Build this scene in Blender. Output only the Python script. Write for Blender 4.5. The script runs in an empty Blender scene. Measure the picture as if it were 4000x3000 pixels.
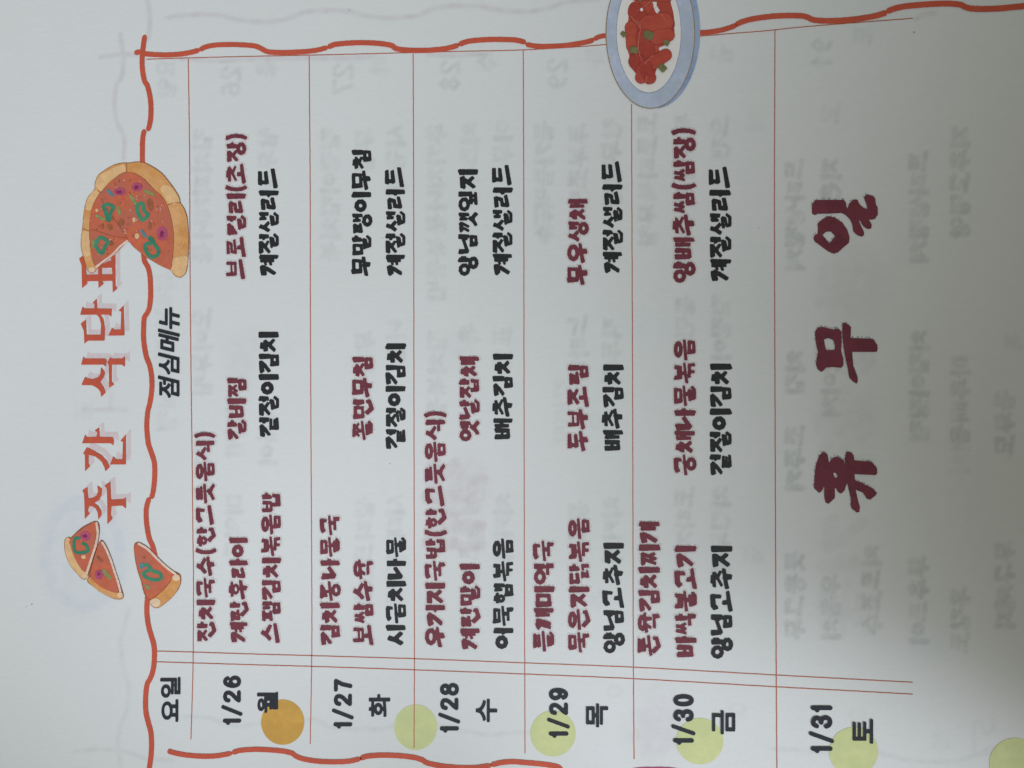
import bpy, math, random
import numpy as np
from mathutils import Euler

# ================================================================ camera, world, lamps, exposure
scene = bpy.context.scene
random.seed(4); rng = np.random.default_rng(4)
H, F, TILT = 0.22, 3000.0, math.radians(5)         # camera height (m), focal length in photo pixels (photo 4000 x 3000)
cam_d = bpy.data.cameras.new('camera'); cam = bpy.data.objects.new('camera', cam_d)
scene.collection.objects.link(cam); scene.camera = cam
cam_d.sensor_width = 36; cam_d.lens = 36*F/4000; cam_d.clip_start = .01; cam_d.clip_end = 50
cam.location = (H*math.tan(TILT), 0, H); cam.rotation_euler = (0, TILT, 0)

world = bpy.data.worlds.new('World'); scene.world = world; world.use_nodes = True
bg = world.node_tree.nodes['Background']
bg.inputs['Color'].default_value = (1.01, 1.0, .86, 1); bg.inputs['Strength'].default_value = .2566
scene.view_settings.view_transform = 'Standard'; scene.view_settings.look = 'None'
scene.view_settings.gamma = 1; scene.view_settings.exposure = 0

def spot(name, loc, aim, cone, power, radius, blend, colour=(1, 1, 1)):
    d = bpy.data.lights.new(name, 'SPOT'); o = bpy.data.objects.new(name, d); scene.collection.objects.link(o)
    d.energy = power; d.spot_size = math.radians(cone); d.spot_blend = blend; d.shadow_soft_size = radius; d.color = colour
    o.location = loc
    v = [aim[i] - loc[i] for i in range(3)]
    from mathutils import Vector
    o.rotation_euler = Vector(v).to_track_quat('-Z', 'Y').to_euler()
    return o
LS = 39.478*1.125
spot('fitted_falloff_spot', (.0128, -.8025, 1.062), (-.1951, .1899, 0), 29.974, 1.2796*LS, .03, 1.0, (.845, .89, .99))  # fitted spot, no window known; its soft cone edge stands in for a cast shadow
spot('low_added_spot', (.4971, -.3134, .3802), (.0894, -.1272, 0), 14.424, .2487*LS, .008, 1.0, (.845, .89, .99))  # added spot that brightens the lower right; no such source is known
spot('small_added_spot', (.0723, -.2741, .7648), (-.0019, -.1196, 0), 23.36, .1465*LS, .02, 1.0, (.845, .89, .99))  # extra spot added to even out the brightness towards the bottom

# ---------------------------------------------------------------- brush hangul: every syllable is strokes (r = reading direction, d = down)
# a stroke is ([(r, d), ...], weight); coordinates are fractions of the jamo's box
def ring(n=10, a=.5, b=.5, r0=.5, d0=.5, k=0.):
    return [(r0 + a*math.cos(2*math.pi*i/n + k), d0 + b*math.sin(2*math.pi*i/n + k)) for i in range(n + 1)]
CONS = {
 'ㄱ': [([(.02, .16), (.3, .1), (.86, .04)], 1.2), ([(.88, .06), (.6, .48), (.04, 1)], .92)],
 'ㄱt': [([(.02, .35), (.2, .12), (.9, .05)], 1.2), ([(.9, .05), (.86, .9)], .85)],
 'ㄱf': [([(.2, .15), (.95, .1)], .75), ([(.95, .1), (.97, .95)], 1.1)],
 'ㄴ': [([(.08, 0), (.12, .85)], 1.25), ([(.12, .9), (.5, .72), (1.1, .46)], .9)],
 'ㄴf': [([(.02, 0), (.4, .95)], 1.05), ([(.4, .95), (.98, .55)], 1.0), ([(.98, .55), (.96, .1)], .9)],
 'ㄷ': [([(.05, .05), (.95, .02)], 1.), ([(.2, .1), (.12, .85)], .9), ([(.12, .85), (.95, .72)], .95)],
 'ㄹ': [([(0, .12), (.82, .05)], .9), ([(.82, .05), (.7, .45), (.15, .5)], .8), ([(.15, .5), (.08, .95), (1, .8)], .85)],
 'ㄹf': [([(.0, .2), (.75, .0)], .72), ([(.75, .0), (.7, .36), (.08, .58)], .74), ([(.14, .6), (.2, .98), (.8, .98), (1.02, .55)], .84)],
 'ㅁ': [([(.06, .0), (.1, 1)], 1.15), ([(.06, .08), (.95, .03), (.92, .95)], .85), ([(.1, .98), (.95, .92)], .8)],
 'ㅂ': [([(.08, .0), (.1, .95)], 1.0), ([(.92, .0), (.9, .95)], .95), ([(.1, .5), (.9, .45)], .6), ([(.1, .97), (.9, .93)], .75)],
 'ㅅ': [([(.52, 0), (.32, .5), (0, .95)], 1.), ([(.42, .42), (1, .92)], .95)],
 'ㅅf': [([(.62, 0), (.35, .5), (.0, .85)], .9), ([(.4, .4), (.75, .6), (1, .95)], 1.)],
 'ㅇ': [(ring(9, .5, .5, k=.3), 1.), ([(.35, -.02), (.5, .05)], .8)],
 'ㅈ': [([(.02, .1), (.92, .05)], 1.15), ([(.88, .08), (.5, .5), (.02, 1)], .9), ([(.5, .48), (1, .9)], .85)],
 'ㅊ': [([(.25, .0), (.7, .02)], .75), ([(.0, .3), (.92, .26)], .95), ([(.86, .28), (.5, .6), (.0, 1)], .85), ([(.5, .58), (1, .92)], .8)],
 'ㅋ': [([(0, .08), (.88, .05)], 1.), ([(.88, .06), (.62, .5), (.05, 1)], .8), ([(.05, .5), (.7, .42)], .75)],
 'ㅌ': [([(.05, .02), (.95, .0)], .8), ([(.15, .05), (.1, .95)], .9), ([(.1, .5), (.9, .45)], .65), ([(.1, .97), (1, .9)], .85)],
 'ㅍ': [([(0, .05), (1, .0)], .9), ([(.3, .1), (.32, .85)], .8), ([(.7, .1), (.68, .85)], .8), ([(.0, .95), (1, .88)], .85)],
 'ㅎ': [([(.3, .0), (.72, .02)], .75), ([(.0, .25), (1, .2)], .85), (ring(8, .32, .3, .5, .68), .78)],
}
for a, b in (('ㄲ', 'ㄱ'), ('ㅆ', 'ㅅ'), ('ㅉ', 'ㅈ'), ('ㄸ', 'ㄷ')):
    CONS[a] = [([(r*.5, d) for r, d in p], w*.78) for p, w in CONS[b]] + [([(r*.52 + .48, d) for r, d in p], w*.78) for p, w in CONS[b]]
CONS['ㄲf'] = [([(.05, .12), (.42, .08), (.44, .95)], .8), ([(.52, .12), (.92, .08), (.96, .95)], .85)]
CONS['ㄺf'] = [([(r*.52, d) for r, d in p], w*.75) for p, w in CONS['ㄹ']] + [([(r*.4 + .6, d) for r, d in p], w*.85) for p, w in CONS['ㄱf']]
# vowels: box r 0..1 (0.. left edge of the vowel's own box), d 0..1
VERT = {
 'ㅣ': [([(.6, 0), (.64, 1)], 1.2)],
 'ㅏ': [([(.45, 0), (.45, 1)], 1.1), ([(.5, .44), (1.05, .42)], .95)],
 'ㅑ': [([(.45, 0), (.45, 1)], 1.1), ([(.5, .3), (1.05, .28)], .8), ([(.5, .62), (1.05, .6)], .8)],
 'ㅓ': [([(.65, 0), (.65, 1)], 1.1), ([(.6, .42), (-.25, .5)], .85)],
 'ㅕ': [([(.65, 0), (.65, 1)], 1.1), ([(.6, .28), (-.2, .36)], .75), ([(.6, .62), (-.2, .68)], .75)],
 'ㅐ': [([(.96, 0), (.96, 1)], .92), ([(.1, .05), (.12, .8)], .74), ([(.2, .42), (.9, .42)], .85)],
 'ㅔ': [([(.98, 0), (.98, 1)], .92), ([(.3, .05), (.32, .78)], .74), ([(.3, .42), (-.4, .5)], .7)],
 'ㅖ': [([(.98, 0), (.98, 1)], .92), ([(.3, .05), (.32, .78)], .74), ([(.3, .26), (-.4, .32)], .62), ([(.3, .55), (-.4, .62)], .62)],
}
HORI = {
 'ㅡ': [([(0, .8), (.5, .6), (1, .4)], .9)],
 'ㅗ': [([(0, .98), (.45, .78), (1, .62)], .85), ([(.48, .72), (.45, .12)], .9)],
 'ㅜ': [([(0, .5), (.3, .34), (1, .1)], .82), ([(.6, .22), (.6, .92)], 1.15)],
 'ㅛ': [([(0, .98), (.45, .78), (1, .62)], .85), ([(.3, .75), (.3, .2)], .8), ([(.7, .7), (.7, .15)], .8)],
 'ㅠ': [([(0, .38), (.45, .2), (1, .12)], .82), ([(.36, .3), (.25, .9)], .95), ([(.72, .22), (.74, .92)], 1.05)],
}
CH = 'ㄱㄲㄴㄷㄸㄹㅁㅂㅃㅅㅆㅇㅈㅉㅊㅋㅌㅍㅎ'
JU = 'ㅏㅐㅑㅒㅓㅔㅕㅖㅗㅘㅙㅚㅛㅜㅝㅞㅟㅠㅡㅢㅣ'
JO = ' ㄱㄲㄳㄴㄵㄶㄷㄹㄺㄻㄼㄽㄾㄿㅀㅁㅂㅄㅅㅆㅇㅈㅊㅋㅌㅍㅎ'
W0 = .108                                        # half the width of a normal stroke, as a fraction of the syllable's height
def place(strokes, box, k, out, pad=1.):
    r0, d0, r1, d1 = box
    for pts, w in strokes:
        R = W0*k*w; Rp = W0*k*pad
        out.append(([(r0 + Rp + r*(r1 - r0 - 2*Rp), d0 + Rp + d*(d1 - d0 - 2*Rp)) for r, d in pts], R))
def syllable(ch):
    """strokes of one character in a unit square"""
    out = []
    if ch == '(':
        return [([(.62, .03), (.44, .25), (.40, .5), (.44, .75), (.62, .97)], .095)]
    if ch == ')':
        return [([(.38, .03), (.56, .25), (.60, .5), (.56, .75), (.38, .97)], .095)]
    n = ord(ch) - 0xAC00
    c, v, f = CH[n//588], JU[(n % 588)//28], JO[n % 28].strip()
    wide = v in 'ㅐㅔㅖ'
    if v in VERT:
        vl = .54 if wide else (.58 if v in 'ㅏㅑ' else .66)
        if not f:
            place(CONS[c], (.0, .12, .64, .74) if c == 'ㅇ' else (.0, .06, vl + .03, .88), 1., out)
            place(VERT[v], (vl, 0, 1.02, 1), 1., out)
        else:
            dense = f in 'ㄹㄺㅂㅌㄲ'
            vb = .50 if dense else .56
            place(CONS[c], (.0, .02, vl + .03, .60 if c not in 'ㅎㅊㅍ' else .62), .84, out)
            place(VERT[v], (vl, 0, 1.0, vb + .04), .92, out)
            bx = {'ㅁ': (.36, .54, .98, 1.), 'ㅇ': (.34, .5, .96, 1.02), 'ㄴ': (.22, .58, .98, 1.02), 'ㄹ': (.26, .5, 1., 1.),
                  'ㅅ': (.28, .48, 1., 1.02)}.get(f, (.28, .52, .98, 1.))
            place(CONS.get(f + 'f') or CONS[f], bx, .8 if dense else .88, out)
    else:
        if not f:
            place(CONS.get(c + 't', CONS[c]), (.12, -.03, .93, .56), .74 if c in 'ㅂㄹㅊㅎㅍㅋㅆㄸㄲㅉ' else .9, out)
            place(HORI[v], (.0, .44, 1.04, 1.), 1., out)
        else:
            place(CONS.get(c + 't', CONS[c]), (.14, -.02, .9, .40), .8, out)
            hb = (.0, .30, 1.02, .64) if v == 'ㅡ' else ((.0, .34, 1.02, .72) if v == 'ㅜ' else (.0, .18, 1.02, .66))
            place(HORI[v], hb, .72, out, 1.1)
            bx = {'ㅁ': (.3, .58, .96, 1.), 'ㅇ': (.25, .54, .86, 1.03), 'ㄴ': (.14, .6, .95, 1.02), 'ㄱ': (.1, .6, .92, 1.),
                  'ㅅ': (.16, .52, .98, 1.02)}.get(f, (.22, .58, .98, 1.))
            place(CONS.get(f + 'f') or CONS[f], bx, .8, out)
    return out

# ================================================================ the sheet's surface: flat on the table, its right part curling up
def surf(x):
    x = np.asarray(x, float); c = np.clip(x, 0, .15)
    return .8*c*c + np.maximum(x - .15, 0)*.24
_ct, _st = math.cos(TILT), math.sin(TILT)
def at(px, py, lift=0.):
    """where on the sheet a mark of the print lies, from its place in the photograph"""
    px = np.asarray(px, float); py = np.asarray(py, float)
    a, b = (px - 2000)/F, (1500 - py)/F
    dx, dy, dz = _ct*a - _st, b, -_st*a - _ct
    x = np.zeros_like(a)
    for _ in range(12):
        t = (surf(x) - H)/dz
        x = H*math.tan(TILT) + t*dx
    return np.stack([x, t*dy, surf(x) + lift], -1)
def to_px(x, y, z):
    x = x - H*math.tan(TILT); z = z - H
    a = _ct*x - _st*z; c = _st*x + _ct*z
    return 2000 + F*a/(-c), 1500 - F*y/(-c)

# ================================================================ materials
def lin(v):
    v = v/255.
    return v/12.92 if v < .04045 else ((v + .055)/1.055)**2.4
PAPER = (.752, .772, .770)
def albedo(rgb, ref=(201, 206, 208)):
    return tuple(lin(c)/lin(r)*p for c, r, p in zip(rgb, ref, PAPER))
def new_mat(name):
    m = bpy.data.materials.new(name); m.use_nodes = True
    return m, m.node_tree.nodes, m.node_tree.links, m.node_tree.nodes['Principled BSDF']
def noise(N, L, scale, detail=3, stretch=(1, 1, 1), rough=.6):
    tc = N.new('ShaderNodeTexCoord'); mp = N.new('ShaderNodeMapping'); nt = N.new('ShaderNodeTexNoise')
    mp.inputs['Scale'].default_value = stretch
    L.new(tc.outputs['Object'], mp.inputs['Vector']); L.new(mp.outputs['Vector'], nt.inputs['Vector'])
    nt.inputs['Scale'].default_value = scale; nt.inputs['Detail'].default_value = detail; nt.inputs['Roughness'].default_value = rough
    return nt
def ramp(N, L, src, a, b, ca, cb):
    r = N.new('ShaderNodeValToRGB'); L.new(src, r.inputs['Fac'])
    r.color_ramp.elements[0].position = a; r.color_ramp.elements[0].color = (*ca, 1)
    r.color_ramp.elements[1].position = b; r.color_ramp.elements[1].color = (*cb, 1)
    return r
def mix(N, L, fac, a, b, mode='MIX'):
    m = N.new('ShaderNodeMix'); m.data_type = 'RGBA'; m.blend_type = mode
    if isinstance(fac, (int, float)): m.inputs['Factor'].default_value = fac
    else: L.new(fac, m.inputs['Factor'])
    for k, v in ((6, a), (7, b)):
        if isinstance(v, tuple): m.inputs[k].default_value = (*v, 1)
        else: L.new(v, m.inputs[k])
    return m.outputs[2]
def fibre_bump(N, L, B, strength):
    n1 = noise(N, L, 900, 4, (1, 1, 1), .7); n2 = noise(N, L, 420, 3, (.22, 1, 1), .6)
    ad = N.new('ShaderNodeMath'); ad.operation = 'ADD'
    L.new(n1.outputs['Fac'], ad.inputs[0]); L.new(n2.outputs['Fac'], ad.inputs[1])
    bp = N.new('ShaderNodeBump'); bp.inputs['Strength'].default_value = strength; bp.inputs['Distance'].default_value = .0001
    L.new(ad.outputs[0], bp.inputs['Height']); L.new(bp.outputs['Normal'], B.inputs['Normal'])
def ink(name, rgb, var=.12, rough=.62, scale=700, second=None, bump=.25):
    """printed ink: the colour with the mottling of toner on paper fibres"""
    m, N, L, B = new_mat(name)
    c = albedo(rgb)
    n = noise(N, L, scale, 4)
    lo = tuple(v*(1 - var) for v in c); hi = tuple(min(1, v*(1 + var)) for v in c)
    out = ramp(N, L, n.outputs['Fac'], .36, .64, lo, hi).outputs['Color']
    if second:
        n2 = noise(N, L, 130, 3)
        f = ramp(N, L, n2.outputs['Fac'], .42, .62, (0, 0, 0), (1, 1, 1))
        out = mix(N, L, f.outputs['Color'], out, albedo(second))
    L.new(out, B.inputs['Base Color'])
    B.inputs['Roughness'].default_value = rough; B.inputs['Specular IOR Level'].default_value = .25
    fibre_bump(N, L, B, bump)
    return m
def speckled(name, rgb, cover):
    """ink that only caught on part of the fibres"""
    m, N, L, B = new_mat(name)
    B.inputs['Base Color'].default_value = (*albedo(rgb), 1); B.inputs['Roughness'].default_value = .7
    n = noise(N, L, 1500, 2, (1, 1, 1), .8)
    r = ramp(N, L, n.outputs['Fac'], .5 - .1*cover, .62 - .1*cover, (0, 0, 0), (1, 1, 1))
    L.new(r.outputs['Color'], B.inputs['Alpha'])
    return m
MAROON = ink('maroon_ink', (102, 48, 59), .10, second=(110, 52, 64))
BLACK = ink('black_ink', (37, 38, 39), .10, .6)
NAVY = ink('black_blue_ink', (38, 41, 48), .10, .6)
RED = ink('brick_red_ink', (181, 82, 62), .05, second=(174, 79, 60))
RULE = ink('brown_red_ink', (164, 88, 64), .22, scale=1400)
MAGENTA = ink('magenta_ink', (162, 62, 96), .05)
TITLE_SHADE = ink('pale_mauve_ink', (193, 183, 186), .04)
FRINGE = speckled('grey_fringe_ink', (140, 142, 144), -.15)
PINK_HALO = speckled('rose_halo_ink', (200, 193, 195), .6)
TITLE_FRINGE = speckled('mauve_fringe_ink', (176, 166, 172), -.5)
ORANGE = ink('amber_ink', (188, 149, 72), .07, second=(182, 143, 70), scale=450)
LIME = ink('lime_ink', (187, 195, 143), .04, second=(181, 190, 139), scale=450)
CRUST = ink('crust_ochre_ink', (192, 138, 82), .08, second=(202, 156, 106), scale=500)
CRUST_PALE = ink('crust_pale_ink', (206, 170, 124), .08, scale=500)
CRUST_END = ink('crust_end_ink', (208, 184, 156), .07, scale=600)
DOUGH = ink('dough_edge_ink', (206, 184, 170), .12, scale=1200)
SAUCE = ink('tomato_sauce_ink', (184, 96, 70), .09, second=(172, 98, 80), scale=500)
OUTLINE = ink('brown_outline_ink', (140, 80, 52), .2, scale=1200)
PEPPER = ink('green_pepper_ink', (56, 120, 96), .12, second=(68, 130, 102))
OLIVE = ink('olive_green_ink', (124, 136, 86), .12)
TEAL = ink('teal_blue_ink', (82, 126, 138), .1)
SALAMI = ink('purple_salami_ink', (160, 74, 106), .12)
SALAMI_CORE = ink('dark_purple_ink', (122, 44, 82), .2, scale=1600)
MUSHROOM = ink('brown_mushroom_ink', (142, 86, 62), .15)
CHEESE = ink('pale_cheese_ink', (206, 176, 138), .1)
RIM = ink('pale_blue_rim_ink', (168, 180, 200), .08, second=(158, 171, 188))
RIM_DARK = ink('steel_blue_rim_ink', (124, 146, 180), .1, second=(140, 160, 188))
GOLD = ink('gold_rim_ink', (142, 124, 94), .15, scale=1400)
DISH = ink('dish_white_ink', (207, 207, 205), .02)
DISH_EDGE = ink('dish_shade_ink', (140, 150, 172), .1)
RICE_CAKE = ink('chilli_red_ink', (162, 68, 55), .08, second=(170, 78, 62))
RICE_CAKE_B = ink('deep_chilli_red_ink', (150, 60, 50), .1, second=(158, 68, 55))
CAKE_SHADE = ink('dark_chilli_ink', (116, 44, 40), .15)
CREASE = ink('light_crease_ink', (182, 104, 90), .2, scale=1400)
LEEK = ink('leek_green_ink', (106, 108, 72), .18)

# the paper itself: fibres, faint blotches, and the print on its back showing through
m, N, L, B = new_mat('printed_paper'); PAPER_MAT = m
n = noise(N, L, 14, 3)
col = ramp(N, L, n.outputs['Fac'], .3, .7, tuple(v*f for v, f in zip(PAPER, (.985, .99, .985))), tuple(v*f for v, f in zip(PAPER, (1.012, 1.0, 1.005)))).outputs['Color']
n = noise(N, L, 55, 3)
col = mix(N, L, ramp(N, L, n.outputs['Fac'], .35, .65, (0, 0, 0), (.35, .35, .35)).outputs['Color'], col, (.722, .762, .738))
n = noise(N, L, 1100, 3, (.35, 1, 1), .75)
col = mix(N, L, ramp(N, L, n.outputs['Fac'], .25, .75, (.90, .90, .90), (1.04, 1.04, 1.04)).outputs['Color'], col, (1, 1, 1), 'MULTIPLY') if False else col
fib = ramp(N, L, n.outputs['Fac'], .3, .7, (.965, .965, .965), (1.0, 1.0, 1.0))
col = mix(N, L, 1., col, fib.outputs['Color'], 'MULTIPLY')
for attr, tint, k in (('back_grey', (.545, .57, .56), 1.), ('back_pink', (.62, .575, .60), 1.), ('back_blue', (.60, .67, .74), 1.)):
    a = N.new('ShaderNodeAttribute'); a.attribute_name = attr
    g = noise(N, L, 260, 4, (1, 1, 1), .7)
    mm = N.new('ShaderNodeMath'); mm.operation = 'MULTIPLY'
    rr = ramp(N, L, g.outputs['Fac'], .34, .62, (.45, .45, .45), (1, 1, 1))
    L.new(a.outputs['Fac'], mm.inputs[0]); L.new(rr.outputs['Color'], mm.inputs[1])
    col = mix(N, L, mm.outputs[0], col, tint)
L.new(col, B.inputs['Base Color']); B.inputs['Roughness'].default_value = .75; B.inputs['Specular IOR Level'].default_value = .2
fibre_bump(N, L, B, .4)

# ================================================================ helpers that lay ink on the sheet
def link(name, verts, faces, mat, parent, smooth=False):
    me = bpy.data.meshes.new(name); me.from_pydata(verts, [], faces); me.update()
    me.materials.append(mat)
    o = bpy.data.objects.new(name, me); scene.collection.objects.link(o)
    if parent is not None: o.parent = parent
    return o
def catmull(pts, closed=False, n=6):
    P = [np.array(p, float) for p in pts]; out = []
    if closed: Q = [P[-1]] + P + [P[0], P[1]]
    else: Q = [2*P[0] - P[1]] + P + [2*P[-1] - P[-2]]
    for i in range(1, len(Q) - 2):
        a, b, c, d = Q[i-1:i+3]
        for k in range(n):
            t = k/n
            out.append(.5*(2*b + (c - a)*t + (2*a - 5*b + 4*c - d)*t*t + (3*b - a - 3*c + d)*t**3))
    if not closed: out.append(Q[-2])
    return np.array(out)
def rough_noise(X, Y, wl, seed):
    a = np.zeros_like(X)
    r = np.random.default_rng(seed)
    for k in range(6):
        th = r.uniform(0, 2*math.pi); f = 2*math.pi/(wl*r.uniform(.6, 1.7)); p = r.uniform(0, 6.3)
        a += np.sin(f*(X*math.cos(th) + Y*math.sin(th)) + p + 1.7*np.sin(.53*f*(Y*math.cos(th) - X*math.sin(th)) + 2*p))
    return a/3.5
def d_cap(X, Y, a, b, ra, rb):
    vx, vy = b[0] - a[0], b[1] - a[1]
    t = np.clip(((X - a[0])*vx + (Y - a[1])*vy)/max(vx*vx + vy*vy, 1e-9), 0, 1)
    return np.hypot(X - a[0] - t*vx, Y - a[1] - t*vy) - (ra + (rb - ra)*t)
def d_flat(X, Y, a, b, ra, rb, cuts):
    """a stroke whose ends are cut off at an angle, as a flat brush leaves them"""
    d = d_cap(X, Y, a, b, ra, rb); L = max(math.hypot(b[0] - a[0], b[1] - a[1]), 1e-6)
    u = ((b[0] - a[0])/L, (b[1] - a[1])/L)
    for end, s_, r in ((a, -1, ra), (b, 1, rb)):
        if end is a and cuts[0] is None or end is b and cuts[1] is None: continue
        t = cuts[0] if end is a else cuts[1]
        n = (s_*(u[0]*math.cos(t) - u[1]*math.sin(t)), s_*(u[0]*math.sin(t) + u[1]*math.cos(t)))
        d = np.maximum(d, (X - end[0])*n[0] + (Y - end[1])*n[1] - .62*r)
    return d
def d_poly(X, Y, pts):
    d = np.full(X.shape, 1e9); ins = np.zeros(X.shape, bool); n = len(pts)
    for i in range(n):
        a, b = pts[i], pts[(i + 1) % n]
        d = np.minimum(d, d_cap(X, Y, a, b, 0, 0))
        if a[1] != b[1]:
            c = ((a[1] > Y) != (b[1] > Y)) & (X < (b[0] - a[0])*(Y - a[1])/(b[1] - a[1]) + a[0])
            ins ^= c
    return np.where(ins, -d, d)
class Ink:
    """shapes in photo pixels, joined by union, then cut out as a mesh that follows the sheet"""
    def __init__(s): s.f = []
    def path(s, pts, r, r2=None, seg=True):
        rs = np.linspace(r, r if r2 is None else r2, len(pts)) if not hasattr(r, '__len__') else r
        for i in range(len(pts) - 1):
            a, b, ra, rb = pts[i], pts[i+1], rs[i], rs[i+1]
            R = max(ra, rb) + 6
            bb = (min(a[0], b[0]) - R, min(a[1], b[1]) - R, max(a[0], b[0]) + R, max(a[1], b[1]) + R)
            s.f.append((bb, 1, lambda X, Y, a=a, b=b, ra=ra, rb=rb: d_cap(X, Y, a, b, ra, rb)))
        return s
    def flat(s, pts, rs):
        for i in range(len(pts) - 1):
            a, b, ra, rb = tuple(pts[i]), tuple(pts[i+1]), rs[i], rs[i+1]
            c = (rng.uniform(-.45, .45) if i == 0 else None, rng.uniform(-.45, .45) if i == len(pts) - 2 else None)
            R = max(ra, rb) + 6
            bb = (min(a[0], b[0]) - R, min(a[1], b[1]) - R, max(a[0], b[0]) + R, max(a[1], b[1]) + R)
            s.f.append((bb, 1, lambda X, Y, a=a, b=b, ra=ra, rb=rb, c=c: d_flat(X, Y, a, b, ra, rb, c)))
        return s
    def poly(s, pts, sign=1):
        p = np.array(pts, float)
        bb = (p[:, 0].min() - 6, p[:, 1].min() - 6, p[:, 0].max() + 6, p[:, 1].max() + 6)
        s.f.append((bb, sign, lambda X, Y, p=p: d_poly(X, Y, p)))
        return s
    def ell(s, cx, cy, rx, ry, rot=0., sign=1):
        R = max(rx, ry) + 6; c_, s_ = math.cos(rot), math.sin(rot)
        def f(X, Y):
            u, v = (X - cx)*c_ + (Y - cy)*s_, -(X - cx)*s_ + (Y - cy)*c_
            k = np.hypot(u/rx, v/ry); g = np.hypot(u/rx**2, v/ry**2)
            return k*(k - 1)/np.maximum(g, 1e-9)
        s.f.append(((cx - R, cy - R, cx + R, cy + R), sign, f))
        return s
    def build(s, name, mat, parent, layer, step=2.5, rough=.0, wl=9., seed=1, shift=(0, 0), grow=0., clip=None, label=None):
        bb = np.array([f[0] for f in s.f if f[1] > 0])
        x0, y0, x1, y1 = bb[:, 0].min(), bb[:, 1].min(), bb[:, 2].max(), bb[:, 3].max()
        if clip: x0, y0, x1, y1 = max(x0, clip[0]), max(y0, clip[1]), min(x1, clip[2]), min(y1, clip[3])
        gx = np.arange(x0, x1 + step, step); gy = np.arange(y0, y1 + step, step)
        D = np.full((len(gy), len(gx)), 9.)
        for b, sign, fn in sorted(s.f, key=lambda f: -f[1]):
            i0, i1 = np.searchsorted(gx, b[0]), np.searchsorted(gx, b[2]); j0, j1 = np.searchsorted(gy, b[1]), np.searchsorted(gy, b[3])
            if i1 <= i0 or j1 <= j0: continue
            X, Y = np.meshgrid(gx[i0:i1], gy[j0:j1]); v = fn(X, Y)
            D[j0:j1, i0:i1] = np.minimum(D[j0:j1, i0:i1], v) if sign > 0 else np.maximum(D[j0:j1, i0:i1], -v)
        if rough:
            X, Y = np.meshgrid(gx, gy); D = D + rough*rough_noise(X, Y, wl, seed)
        D = D - grow
        D[0, :] = D[-1, :] = D[:, 0] = D[:, -1] = 9. if not clip else np.maximum(1e-3, 0)
        D = np.where(np.abs(D) < 1e-4, 1e-4, D)
        ins = D < 0
        verts, faces, idx = [], [], {}
        def vid(key, x, y):
            k = idx.get(key)
            if k is None: k = idx[key] = len(verts); verts.append((x, y))
            return k
        cnt = ins[:-1, :-1].astype(int) + ins[1:, :-1] + ins[:-1, 1:] + ins[1:, 1:]
        for j, i in np.argwhere(cnt > 0):
            j = int(j); i = int(i)
            cs = ((j, i), (j, i + 1), (j + 1, i + 1), (j + 1, i)); f = []
            for k in range(4):
                a, b = cs[k], cs[(k + 1) % 4]
                if ins[a]: f.append(vid(a, gx[a[1]], gy[a[0]]))
                if ins[a] != ins[b]:
                    lo, hi = (a, b) if a < b else (b, a)
                    t = D[lo]/(D[lo] - D[hi])
                    f.append(vid((lo, hi), gx[lo[1]] + t*(gx[hi[1]] - gx[lo[1]]), gy[lo[0]] + t*(gy[hi[0]] - gy[lo[0]])))
            if len(f) >= 3: faces.append(f[::-1])
        v = np.array(verts)
        w = at(v[:, 0] + shift[0], v[:, 1] + shift[1], layer*LAY)
        o = link(name, w.tolist(), faces, mat, parent)
        if label: o['label'] = label
        return o
LAY = .00003

# ================================================================ the table and the sheet of paper
def struct(name, verts, faces, mat):
    o = link(name, verts, faces, mat, None); o['kind'] = 'structure'; return o
m, N, L, B = new_mat('table_laminate'); n = noise(N, L, 30, 4)
L.new(ramp(N, L, n.outputs['Fac'], .3, .7, (.34, .32, .29), (.40, .38, .35)).outputs['Color'], B.inputs['Base Color'])
B.inputs['Roughness'].default_value = .5
tb = [(x, y, z) for z in (-.03, -.0004) for x, y in ((-.6, -.4), (.6, -.4), (.6, .4), (-.6, .4))]
struct('table_top', tb, [(3, 2, 1, 0), (4, 5, 6, 7), (0, 1, 5, 4), (1, 2, 6, 5), (2, 3, 7, 6), (3, 0, 4, 7)], m)

sheet = bpy.data.objects.new('menu_sheet', None); scene.collection.objects.link(sheet)
sheet['label'] = 'white printed weekly lunch menu sheet in Korean, turned sideways, its right side curling up'
sheet['category'] = 'menu sheet'

# --- the print on the back, as it shows through the paper: drawn mirrored, soft, into three point attributes of the paper
GS = 4.; GX0, GY0 = -400., -400.; GW, GH = 1200, 950
ghost = {k: np.zeros((GH, GW)) for k in ('back_grey', 'back_pink', 'back_blue')}
gXX, gYY = np.meshgrid(GX0 + GS*np.arange(GW), GY0 + GS*np.arange(GH))
def g_path(ch, pts, r, amt, soft=5.):
    A = ghost[ch]
    for a, b in zip(pts[:-1], pts[1:]):
        R = r + 3*soft
        i0 = max(0, int((min(a[0], b[0]) - R - GX0)/GS)); i1 = min(GW, int((max(a[0], b[0]) + R - GX0)/GS) + 2)
        j0 = max(0, int((min(a[1], b[1]) - R - GY0)/GS)); j1 = min(GH, int((max(a[1], b[1]) + R - GY0)/GS) + 2)
        if i1 <= i0 or j1 <= j0: continue
        d = d_cap(gXX[j0:j1, i0:i1], gYY[j0:j1, i0:i1], a, b, r, r)
        v = amt*np.clip(.5 - d/(2*soft), 0, 1)
        A[j0:j1, i0:i1] = np.maximum(A[j0:j1, i0:i1], v)
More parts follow.
